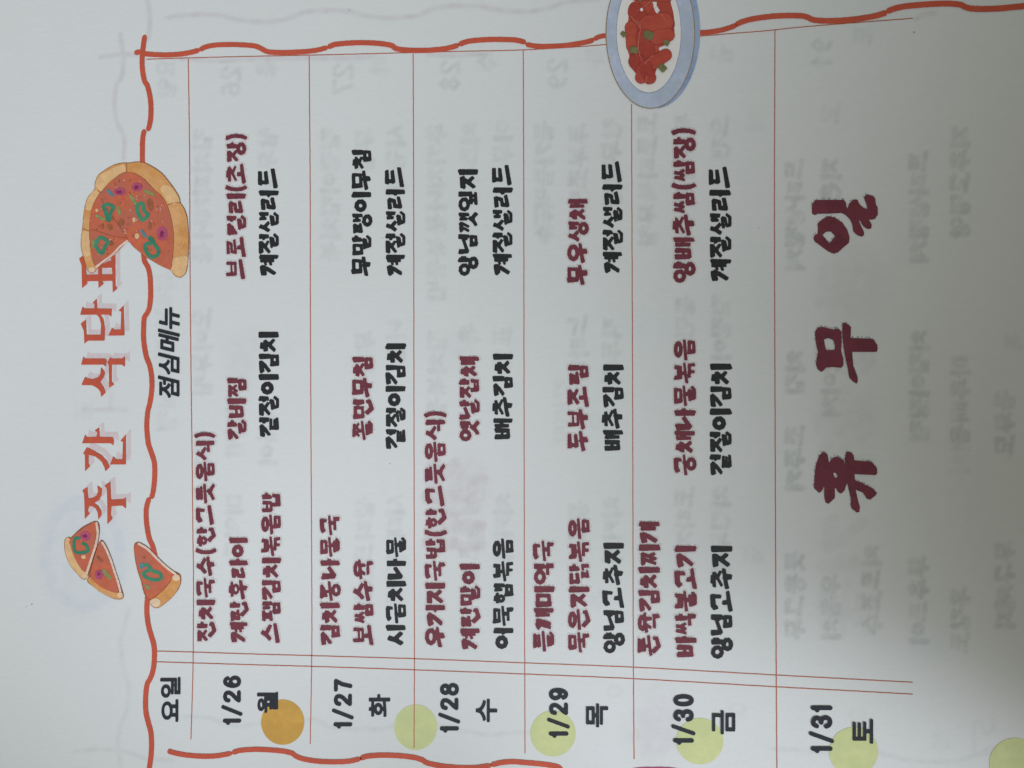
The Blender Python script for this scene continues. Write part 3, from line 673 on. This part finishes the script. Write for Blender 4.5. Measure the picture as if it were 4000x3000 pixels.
DIG = {'1': (.6, [[(.72, 0), (.72, 1)], [(.70, .04), (.5, .19), (.2, .24)]]),
       '2': (1., [[(.1, .27), (.18, .1), (.5, .02), (.82, .1), (.88, .3), (.7, .52), (.3, .78), (.1, .97)], [(.1, .97), (.92, .97)]]),
       '3': (1., [[(.1, .22), (.25, .06), (.5, .02), (.8, .1), (.86, .28), (.7, .44), (.45, .47)], [(.45, .47), (.75, .52), (.9, .72), (.8, .92), (.5, .99), (.2, .92), (.08, .76)]]),
       '6': (1., [[(.86, .2), (.72, .06), (.45, .03), (.2, .2), (.09, .55), (.2, .88), (.5, .99), (.82, .9), (.92, .68), (.78, .48), (.5, .4), (.24, .5), (.12, .65)]]),
       '7': (1., [[(.06, .03), (.92, .03)], [(.92, .05), (.6, .45), (.42, 1)]]),
       '8': (1., [[(.5, .46), (.2, .36), (.14, .2), (.28, .05), (.5, .01), (.72, .05), (.86, .2), (.8, .36), (.5, .46), (.16, .58), (.07, .76), (.2, .94), (.5, 1), (.8, .94), (.93, .76), (.84, .58), (.5, .46)]]),
       '9': (1., [[(.14, .8), (.28, .94), (.55, .97), (.8, .8), (.91, .45), (.8, .12), (.5, .01), (.18, .1), (.08, .32), (.22, .52), (.5, .6), (.76, .5), (.88, .35)]]),
       '0': (1., [[(.5, .01), (.22, .12), (.1, .5), (.22, .88), (.5, .99), (.78, .88), (.9, .5), (.78, .12), (.5, .01)]]),
       '/': (.9, [[(.92, -.12), (.08, 1.1)]])}
def date(text, x0, x1, y0, y1):
    """bold sans figures; x0..x1 is the slash's height, y0 the start"""
    tot = sum(DIG[c][0] for c in text) + .05*(len(text) - 1); u = (y0 - y1)/tot; y = y0
    xa, xb = x0 + .08*(x1 - x0), x1 - .03*(x1 - x0); r_ = 7.9*(x1 - x0)/82; k = Ink()
    for c in text:
        w_, st = DIG[c]
        for p in st:
            q = catmull(p, False, 5) if len(p) > 3 else np.array(p)
            k.path([(xa + r_ + d*(xb - xa - 2*r_), y - r_ - r*(w_*u - 2*r_)) for r, d in q], r_*.95 if c != '/' else r_*.85)
        y -= (w_ + .05)*u
    o = k.build('date_text', NAVY, sheet, 7, 2.4, .4, 9, int(y0)); o['label'] = 'black bold date reading %s' % text
for t_, a in (('1/26', (864, 946, 2835, 2636)), ('1/27', (1296, 1380, 2849, 2649)), ('1/28', (1711, 1796, 2865, 2665)), ('1/29', (2136, 2224, 2885, 2683)),
              ('1/30', (2621, 2714, 2912, 2707)), ('1/31', (3158, 3255, 2945, 2750))):
    date(t_, *a)
for t_, a in (('월', (1005, 1087, 2784, 2703)), ('화', (1441, 1525, 2800, 2712)), ('수', (1859, 1943, 2820, 2730)), ('목', (2289, 2376, 2840, 2748)),
              ('금', (2781, 2872, 2867, 2774)), ('토', (3330, 3410, 2904, 2808))):
    type_set(t_, *a, 'weekday_text', bold=2.9)

# ================================================================ round dots behind the dates
Ink().ell(1104.5, 2820.5, 84.5, 88.5).build('amber_dot', ORANGE, sheet, 2, 4., .5, 16, 1, label='amber round dot below the Monday date')
for i, (x, y, a, b) in enumerate(((1624, 2840.5, 84, 89), (2160.5, 2865, 89, 89.5), (2734, 2895, 92, 90.5), (3334.5, 2935, 96, 95), (3965, 2982, 101, 100))):
    Ink().ell(x, y, a, b).build('lime_dot', LIME, sheet, 2, 4., .6, 18, i + 2)

# ================================================================ the pictures: a pizza, three slices, a plate of red rice cakes
def pic(name):
    o = bpy.data.objects.new(name, None); scene.collection.objects.link(o); o.parent = sheet; return o
def blob(parent, name, mat, pts, layer, smooth=True, rough=.5, step=3., label=None, grow=0., clip=None):
    p = [tuple(q) for q in (catmull(T(pts), True, 4) if smooth else T(pts))]
    return Ink().poly(p).build(name, mat, parent, layer, step, rough, 11, len(bpy.data.objects), label=label, grow=grow, clip=clip)
def stroke(parent, name, mat, pts, r, layer, closed=False, rough=.4, step=2.6):
    p = [tuple(q) for q in catmull(T(pts), closed, 5)]
    if closed: p.append(p[0])
    return Ink().path(p, r).build(name, mat, parent, layer, step, rough, 8, len(bpy.data.objects))
def spot_(parent, name, mat, x, y, rx, ry, layer, rot=0., rough=1.):
    return Ink().ell(x/2.212, y/2.212, rx/2.212, ry/2.212, rot).build(name, mat, parent, layer, 2.6, rough, 10, len(bpy.data.objects))
Y1, Y2, Y3 = 1659, 3318, 4977
P = pic('pizza_picture')
outer = [(705, 420+Y1), (710, 500+Y1), (738, 600+Y1), (760, 670+Y1), (790, 702+Y1), (822, 688+Y1), (850, 655+Y1), (900, 612+Y1), (980, 548+Y1), (1040, 492+Y1), (1080, 450+Y1), (1112, 424+Y1), (1160, 475+Y1), (1215, 520+Y1), (1260, 556+Y1), (1330, 600+Y1),
         (1400, 640+Y1), (1478, 675+Y1), (1510, 718+Y1), (1555, 738+Y1), (1600, 712+Y1), (1620, 650+Y1), (1628, 550+Y1), (1633, 450+Y1), (1629, 330+Y1), (1620, 230+Y1), (1595, 150+Y1), (1560, 95+Y1), (1553, 55+Y1), (1515, 1645), (1460, 1570), (1400, 1500), (1330, 1450),
         (1250, 1410), (1180, 1403), (1120, 1412), (1060, 1412), (980, 1432), (900, 1480), (850, 1520), (825, 1590), (820, 1640), (770, 40+Y1), (745, 100+Y1), (728, 200+Y1), (718, 310+Y1)]
blob(P, 'pizza_outline', OUTLINE, outer, 8, grow=1.4)
blob(P, 'crust', CRUST, outer, 9, grow=-.6)
for s in ([(722, 345), (778, 345), (775, 440), (785, 520), (768, 560), (730, 545), (712, 460)], [(745, 120), (770, 45), (820, -10), (860, 10), (815, 90), (795, 150), (760, 160)],
          [(1480, 672), (1490, 590), (1560, 560), (1625, 560), (1618, 650), (1598, 710), (1555, 732), (1515, 712)], [(1390, -30), (1440, -60), (1500, -20), (1540, 40), (1555, 92), (1480, 108), (1440, 70)],
          [(830, -60), (860, -130), (930, -180), (1060, -235), (1085, -220), (1085, -175), (1000, -130), (920, -60), (880, -5)]):
    blob(P, 'pale_crust_patch', CRUST_PALE, off(s, 0, 1), 10, rough=1.)
blob(P, 'sauce', SAUCE, [(830, 648+Y1), (800, 570+Y1), (785, 450+Y1), (778, 330+Y1), (785, 230+Y1), (810, 120+Y1), (850, 40+Y1), (895, 1645), (960, 1580), (1040, 1512), (1090, 1493), (1160, 1500), (1230, 1535), (1290, 1590), (1345, 1650), (1400, 40+Y1), (1450, 120+Y1),
     (1482, 220+Y1), (1502, 330+Y1), (1504, 450+Y1), (1496, 580+Y1), (1478, 670+Y1), (1400, 635+Y1), (1300, 580+Y1), (1215, 515+Y1), (1160, 472+Y1), (1112, 426+Y1), (1075, 448+Y1), (1000, 520+Y1), (930, 580+Y1), (870, 630+Y1)], 11)
def flecks(parent, name, mat, box, poly, n_, layer, r=(2, 6), seed=1):
    g = np.random.default_rng(seed); k = Ink(); pl = np.array(poly, float)
    while n_ > 0:
        x, y = g.uniform(box[0], box[2]), g.uniform(box[1], box[3])
        if d_poly(np.array([[x]]), np.array([[y]]), pl)[0, 0] < -14:
            a = g.uniform(*r); k.ell(x/2.212, y/2.212, a/2.212*g.uniform(1, 2.4), a/2.212, g.uniform(0, 3.1)); n_ -= 1
    return k.build(name, mat, parent, layer, 1.8, .3, 5, seed)
SAUCE_AREA = [(830, 2300), (785, 2100), (785, 1900), (850, 1700), (960, 1580), (1090, 1500), (1230, 1540), (1345, 1650), (1450, 1780), (1500, 2000), (1496, 2240), (1478, 2320), (1300, 2230), (1112, 2090), (930, 2230)]
flecks(P, 'sauce_fleck', DOUGH, (785, 1500, 1504, 2320), SAUCE_AREA, 60, 13, (1.5, 4), 5)
flecks(P, 'sauce_fleck', MUSHROOM, (785, 1500, 1504, 2320), SAUCE_AREA, 55, 12, (3, 8), 6)
flecks(P, 'crust_fleck', CRUST_END, (1400, 1500, 1633, 2390), [(1420, 1600), (1500, 1660), (1560, 1760), (1615, 1900), (1625, 2100), (1610, 2350), (1540, 2370), (1500, 2330), (1520, 2100), (1490, 1850)], 50, 12, (1.5, 4), 7)
flecks(P, 'crust_fleck', OUTLINE, (1400, 1500, 1633, 2390), [(1420, 1600), (1500, 1660), (1560, 1760), (1615, 1900), (1625, 2100), (1610, 2350), (1540, 2370), (1500, 2330), (1520, 2100), (1490, 1850)], 22, 12, (1., 2.2), 8)
stroke(P, 'sauce_edge', OUTLINE, [(830, 2307), (800, 2229), (785, 2109), (778, 1989), (785, 1889), (810, 1779), (850, 1699), (895, 1645), (960, 1580), (1040, 1512), (1090, 1493), (1160, 1500), (1230, 1535), (1290, 1590), (1345, 1650), (1400, 1699), (1450, 1779), (1482, 1879), (1502, 1989), (1504, 2109), (1496, 2239), (1478, 2329)], 1.1, 12)
stroke(P, 'cut_edge', DOUGH, [(838, 648+Y1), (900, 600+Y1), (975, 545+Y1), (1035, 480+Y1), (1078, 445+Y1), (1105, 425+Y1)], 4., 12)
spot_(P, 'crust_end', CRUST_END, 800, 672+Y1, 28, 24, 12)
for s in ([(965, 200), (1020, 270), (1080, 360), (1112, 415)], [(790, 322), (880, 350), (980, 385), (1095, 400)], [(882, 60), (910, 120), (940, 170)], [(722, 318), (745, 332), (785, 340)],
          [(1452, 118), (1490, 100), (1556, 94)], [(855, -10), (875, 10), (890, -5)], [(1095, -242), (1100, -215), (1102, -165)]):
    stroke(P, 'seam', OUTLINE, off(s, 0, 1), 1.3, 13)
for s in ([(905, 120), (950, 112), (985, 135), (962, 180), (945, 250), (928, 205), (912, 160)], [(1200, 115), (1238, 105), (1250, 160), (1285, 205), (1240, 242), (1218, 220), (1190, 165)],
          [(868, 398), (912, 410), (938, 440), (910, 480), (890, 532), (852, 500), (838, 455)], [(1300, 400), (1312, 440), (1262, 460), (1272, 520), (1315, 562), (1362, 550), (1376, 505), (1345, 462), (1322, 412)]):
    stroke(P, 'pepper_ring', PEPPER, off(s, 0, 1), 7.4, 14, True)
for x, y, a, b in ((1190, -40, 46, 38), (1040, 0, 50, 34), (1408, 362, 44, 62)):
    spot_(P, 'salami', SALAMI, x, y + Y1, a, b, 14, 0., 1.6); spot_(P, 'salami_core', SALAMI_CORE, x - 4, y + Y1 + 4, a*.42, b*.45, 15, 0., 2.2)
for s in ([(1136, 40), (1175, 102)], [(1262, -5), (1330, 25)], [(845, 208), (905, 240)], [(1028, 135), (1040, 188)], [(812, 420), (818, 478)]):
    stroke(P, 'herb', OLIVE, off(s, 0, 1), 6., 13.3)
for s in ([(940, -10), (975, 30)], [(1232, 338), (1262, 385)]): stroke(P, 'blue_topping', TEAL, off(s, 0, 1), 6., 14.3)
for x, y, a, b, r in ((1305, 112, 28, 52, -.2), (1055, 265, 28, 32, 0), (955, 305, 22, 30, -.8), (892, 300, 14, 26, 0), (1300, 295, 14, 38, 0), (965, 445, 22, 26, -.5)):
    spot_(P, 'mushroom', MUSHROOM, x, y + Y1, a, b, 13.6, r)
for x, y, a in ((845, 160, 13), (1165, 242, 16), (1190, 382, 20)): spot_(P, 'cheese', CHEESE, x, y + Y1, a, a*1.2, 14.6, 0., 1.6)

S = pic('pizza_slice_picture')
blob(S, 'slice_outline', OUTLINE, off([(562, 1370), (572, 1335), (600, 1325), (615, 1330), (700, 1250), (780, 1205), (830, 1188), (858, 1215), (860, 1300), (838, 1420), (803, 1530), (778, 1620), (765, 1660), (745, 1682), (718, 1684), (680, 1645), (610, 1560), (570, 1460)], 0, 2), 8, grow=1.2)
blob(S, 'crust', CRUST_PALE, off([(565, 1370), (574, 1338), (600, 1328), (660, 1420), (700, 1560), (765, 1655), (745, 1680), (718, 1682), (680, 1643), (610, 1558), (572, 1460)], 0, 2), 9)
blob(S, 'sauce', SAUCE, off([(608, 1345), (700, 1262), (790, 1205), (835, 1195), (835, 1290), (812, 1420), (782, 1530), (742, 1622), (695, 1580), (645, 1490), (615, 1400)], 0, 2), 10)
stroke(S, 'cut_edge', DOUGH, off([(840, 1200), (850, 1290), (830, 1400), (795, 1510), (765, 1600), (752, 1645)], 0, 2), 4.6, 11)
spot_(S, 'crust_end', CRUST_END, 738, 1655+Y2, 22, 20, 12)
stroke(S, 'pepper_ring', PEPPER, off([(690, 1330), (652, 1335), (645, 1400), (660, 1450), (710, 1455), (768, 1440), (750, 1392), (722, 1375)], 0, 2), 6.4, 12)
spot_(S, 'salami', SALAMI, 745, 1312+Y2, 44, 42, 12, 0., 2.); spot_(S, 'salami_core', SALAMI_CORE, 740, 1312+Y2, 18, 16, 13, 0., 2.2)
spot_(S, 'cheese', CHEESE, 728, 1492+Y2, 20, 18, 12)
S = pic('pizza_slice_picture')
blob(S, 'slice_outline', OUTLINE, off([(868, 1358), (905, 1372), (945, 1450), (985, 1560), (1015, 1659), (1050, 1760), (1070, 1840), (1040, 1858), (980, 1850), (880, 1800), (800, 1740), (758, 1700), (780, 1640), (815, 1480)], 0, 2), 8, grow=.8)
blob(S, 'crust', CRUST, off([(762, 1695), (790, 1668), (850, 1715), (920, 1765), (1020, 1800), (1060, 1815), (1068, 1842), (1040, 1855), (980, 1847), (880, 1799), (800, 1739)], 0, 2), 9)
blob(S, 'sauce', SAUCE, off([(868, 1362), (830, 1460), (805, 1560), (788, 1659), (830, 1715), (900, 1765), (1000, 1802), (1025, 1785), (1010, 1700), (985, 1630), (950, 1530), (915, 1430), (885, 1368)], 0, 2), 10)
stroke(S, 'cut_edge', DOUGH, off([(890, 1368), (925, 1430), (962, 1520), (995, 1620), (1025, 1710), (1045, 1790)], 0, 2), 4.6, 11)
spot_(S, 'crust_end', CRUST_END, 1044, 1822+Y2, 24, 24, 12)
spot_(S, 'salami', SALAMI, 862, 1645+Y2, 36, 42, 12, 0., 2.); spot_(S, 'salami_core', SALAMI_CORE, 860, 1640+Y2, 14, 16, 13, 0., 2.)
stroke(S, 'herb', OLIVE, off([(905, 1610), (925, 1640), (955, 1670)], 0, 2), 7., 12); stroke(S, 'mushroom', MUSHROOM, off([(850, 1490), (885, 1530)], 0, 2), 5.5, 12)
S = pic('pizza_slice_picture')
blob(S, 'slice_outline', OUTLINE, off([(1162, 1400), (1180, 1372), (1215, 1372), (1290, 1420), (1380, 1510), (1470, 1600), (1550, 1640), (1566, 1680), (1555, 1750), (1500, 1830), (1440, 1885), (1385, 1925), (1345, 1932), (1308, 1908), (1290, 1862), (1250, 1810), (1222, 1700), (1190, 1600), (1170, 1500)], 0, 2), 8, grow=.8)
blob(S, 'crust', CRUST, off([(1490, 1680), (1520, 1650), (1550, 1645), (1562, 1690), (1550, 1750), (1500, 1828), (1440, 1882), (1385, 1922), (1345, 1929), (1312, 1906), (1300, 1870), (1345, 1840), (1420, 1775), (1475, 1710)], 0, 2), 9)
blob(S, 'sauce', SAUCE, off([(1166, 1405), (1185, 1376), (1230, 1395), (1330, 1490), (1430, 1580), (1500, 1640), (1480, 1690), (1420, 1765), (1345, 1830), (1300, 1858), (1262, 1810), (1230, 1700), (1195, 1600), (1175, 1500)], 0, 2), 10)
stroke(S, 'cut_edge', DOUGH, off([(1205, 1378), (1280, 1425), (1360, 1505), (1440, 1580), (1520, 1640)], 0, 2), 4.6, 11)
spot_(S, 'crust_end', CRUST_END, 1527, 1672+Y2, 32, 28, 12); blob(S, 'pale_crust_patch', CRUST_END, off([(1300, 1875), (1345, 1850), (1390, 1870), (1380, 1915), (1345, 1926), (1312, 1905)], 0, 2), 10)
stroke(S, 'pepper_ring', PEPPER, off([(1240, 1562), (1285, 1565), (1320, 1610), (1388, 1635), (1392, 1680), (1330, 1690), (1265, 1665), (1245, 1635), (1290, 1605)], 0, 2), 7., 12)
spot_(S, 'blue_topping', TEAL, 1232, 1570+Y2, 22, 26, 13); spot_(S, 'mushroom', MUSHROOM, 1252, 1498+Y2, 14, 10, 12); spot_(S, 'herb', OLIVE, 1278, 1748+Y2, 32, 14, 12, .7)

Q = pic('plate_picture'); K = 4424
e = lambda cx, cy, rx, ry: ((K + cx)/2.212, cy/2.212, rx/2.212, ry/2.212)
CL = (1500, -160, 3200, 1000)
Ink().ell(*e(1232, 268, 392, 672)).build('plate_side', RIM_DARK, Q, 8, 4., .5, 20, 1, clip=CL)
Ink().ell(*e(1195, 290, 387, 653)).build('gold_line', GOLD, Q, 9, 4., .5, 12, 2, clip=CL)
Ink().ell(*e(1195, 290, 378, 644)).build('plate_rim', RIM, Q, 10, 4., .4, 20, 3, clip=CL)
Ink().ell(*e(1181, 290, 282, 520)).build('dish_edge', DISH_EDGE, Q, 11, 4., .8, 14, 4, clip=CL)
Ink().ell(*e(1181, 288, 276, 514)).build('dish_hollow', DISH, Q, 12, 4., .4, 14, 5, clip=CL)
for n_, pts in enumerate(([(1150, 180), (1060, 60), (1040, 120), (1130, 200)],)): pass
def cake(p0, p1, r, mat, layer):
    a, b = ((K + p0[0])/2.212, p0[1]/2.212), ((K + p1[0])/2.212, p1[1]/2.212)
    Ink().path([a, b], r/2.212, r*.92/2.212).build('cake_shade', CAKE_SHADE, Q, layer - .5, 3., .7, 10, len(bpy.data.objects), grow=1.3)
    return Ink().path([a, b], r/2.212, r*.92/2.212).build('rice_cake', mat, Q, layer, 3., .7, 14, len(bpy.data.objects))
blob(Q, 'chilli_sauce', RICE_CAKE, off([(1180, 735), (1125, 700), (1085, 640), (1025, 560), (1010, 480), (990, 400), (985, 300), (1000, 200), (1020, 80), (1080, 10), (1090, 130), (1140, 120), (1180, -20), (1240, 110), (1275, 130), (1290, 20), (1340, -10), (1390, 100), (1400, 220), (1395, 320), (1320, 395), (1268, 420), (1290, 470), (1320, 520), (1250, 600), (1225, 680)], 2, 0), 13)
for i, (a, b, r, mt) in enumerate((((1080, 90), (1150, 60), 74, RICE_CAKE), ((1310, 40), (1350, 215), 58, RICE_CAKE_B), ((1070, -60), (1330, -40), 70, RICE_CAKE_B), ((1075, 110), (1140, 240), 74, RICE_CAKE_B), ((1025, 245), (1035, 410), 50, RICE_CAKE),
                                  ((1180, 230), (1310, 200), 88, RICE_CAKE), ((1140, 330), (1165, 470), 72, RICE_CAKE_B), ((1250, 330), (1345, 310), 62, RICE_CAKE), ((1075, 540), (1110, 590), 68, RICE_CAKE_B), ((1190, 570), (1325, 485), 56, RICE_CAKE),
                                  ((1135, 600), (1115, 680), 54, RICE_CAKE), ((1150, 590), (1190, 682), 56, RICE_CAKE_B))):
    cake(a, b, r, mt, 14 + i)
for s in ([(1025, 150), (1065, 200), (1108, 252), (1100, 300), (1088, 400), (1100, 480), (1122, 540)], [(1140, 565), (1175, 525), (1215, 490)], [(1070, 110), (1150, 60), (1200, 15)], [(1080, 190), (1112, 235)], [(1165, 660), (1155, 722)], [(1290, 130), (1330, 200)]):
    stroke(Q, 'crease', CREASE, off(s, 2, 0), 1.5, 27)
spot_(Q, 'gap', DISH, K + 1118, 96, 13, 14, 28); blob(Q, 'gap', DISH, off([(1250, 62), (1278, 112), (1232, 100)], 2, 0), 28, False)
def leek(x, y, a, rot, name='leek_piece'):
    p = [(K + x + a*(math.cos(rot)*u - math.sin(rot)*v), y + a*(math.sin(rot)*u + math.cos(rot)*v)) for u, v in ((-1, -.85), (1, -.8), (.9, .95), (-1.05, .8))]
    blob(Q, name, LEEK, p, 28, False, .8)
leek(1180, 315, 42, .35); leek(962, 308, 24, .7); leek(1052, 442, 34, .1); leek(1332, 382, 26, .6); leek(1298, 598, 34, .75); leek(1100, -2, 26, .3)

# tiny specks of dirt and stray toner
sp = Ink()
for x, y, r in ((3570, 126, 4.2), (1365, 40, 3), (1494, 930, 2.6), (1523, 1811, 2.4), (2965, 892, 2.4), (103, 2370, 2.2), (125, 2360, 3.4)): sp.ell(x, y, r*.62, r*.5)
sp.build('toner_specks', BLACK, sheet, 3, .9, .2, 5, 3)
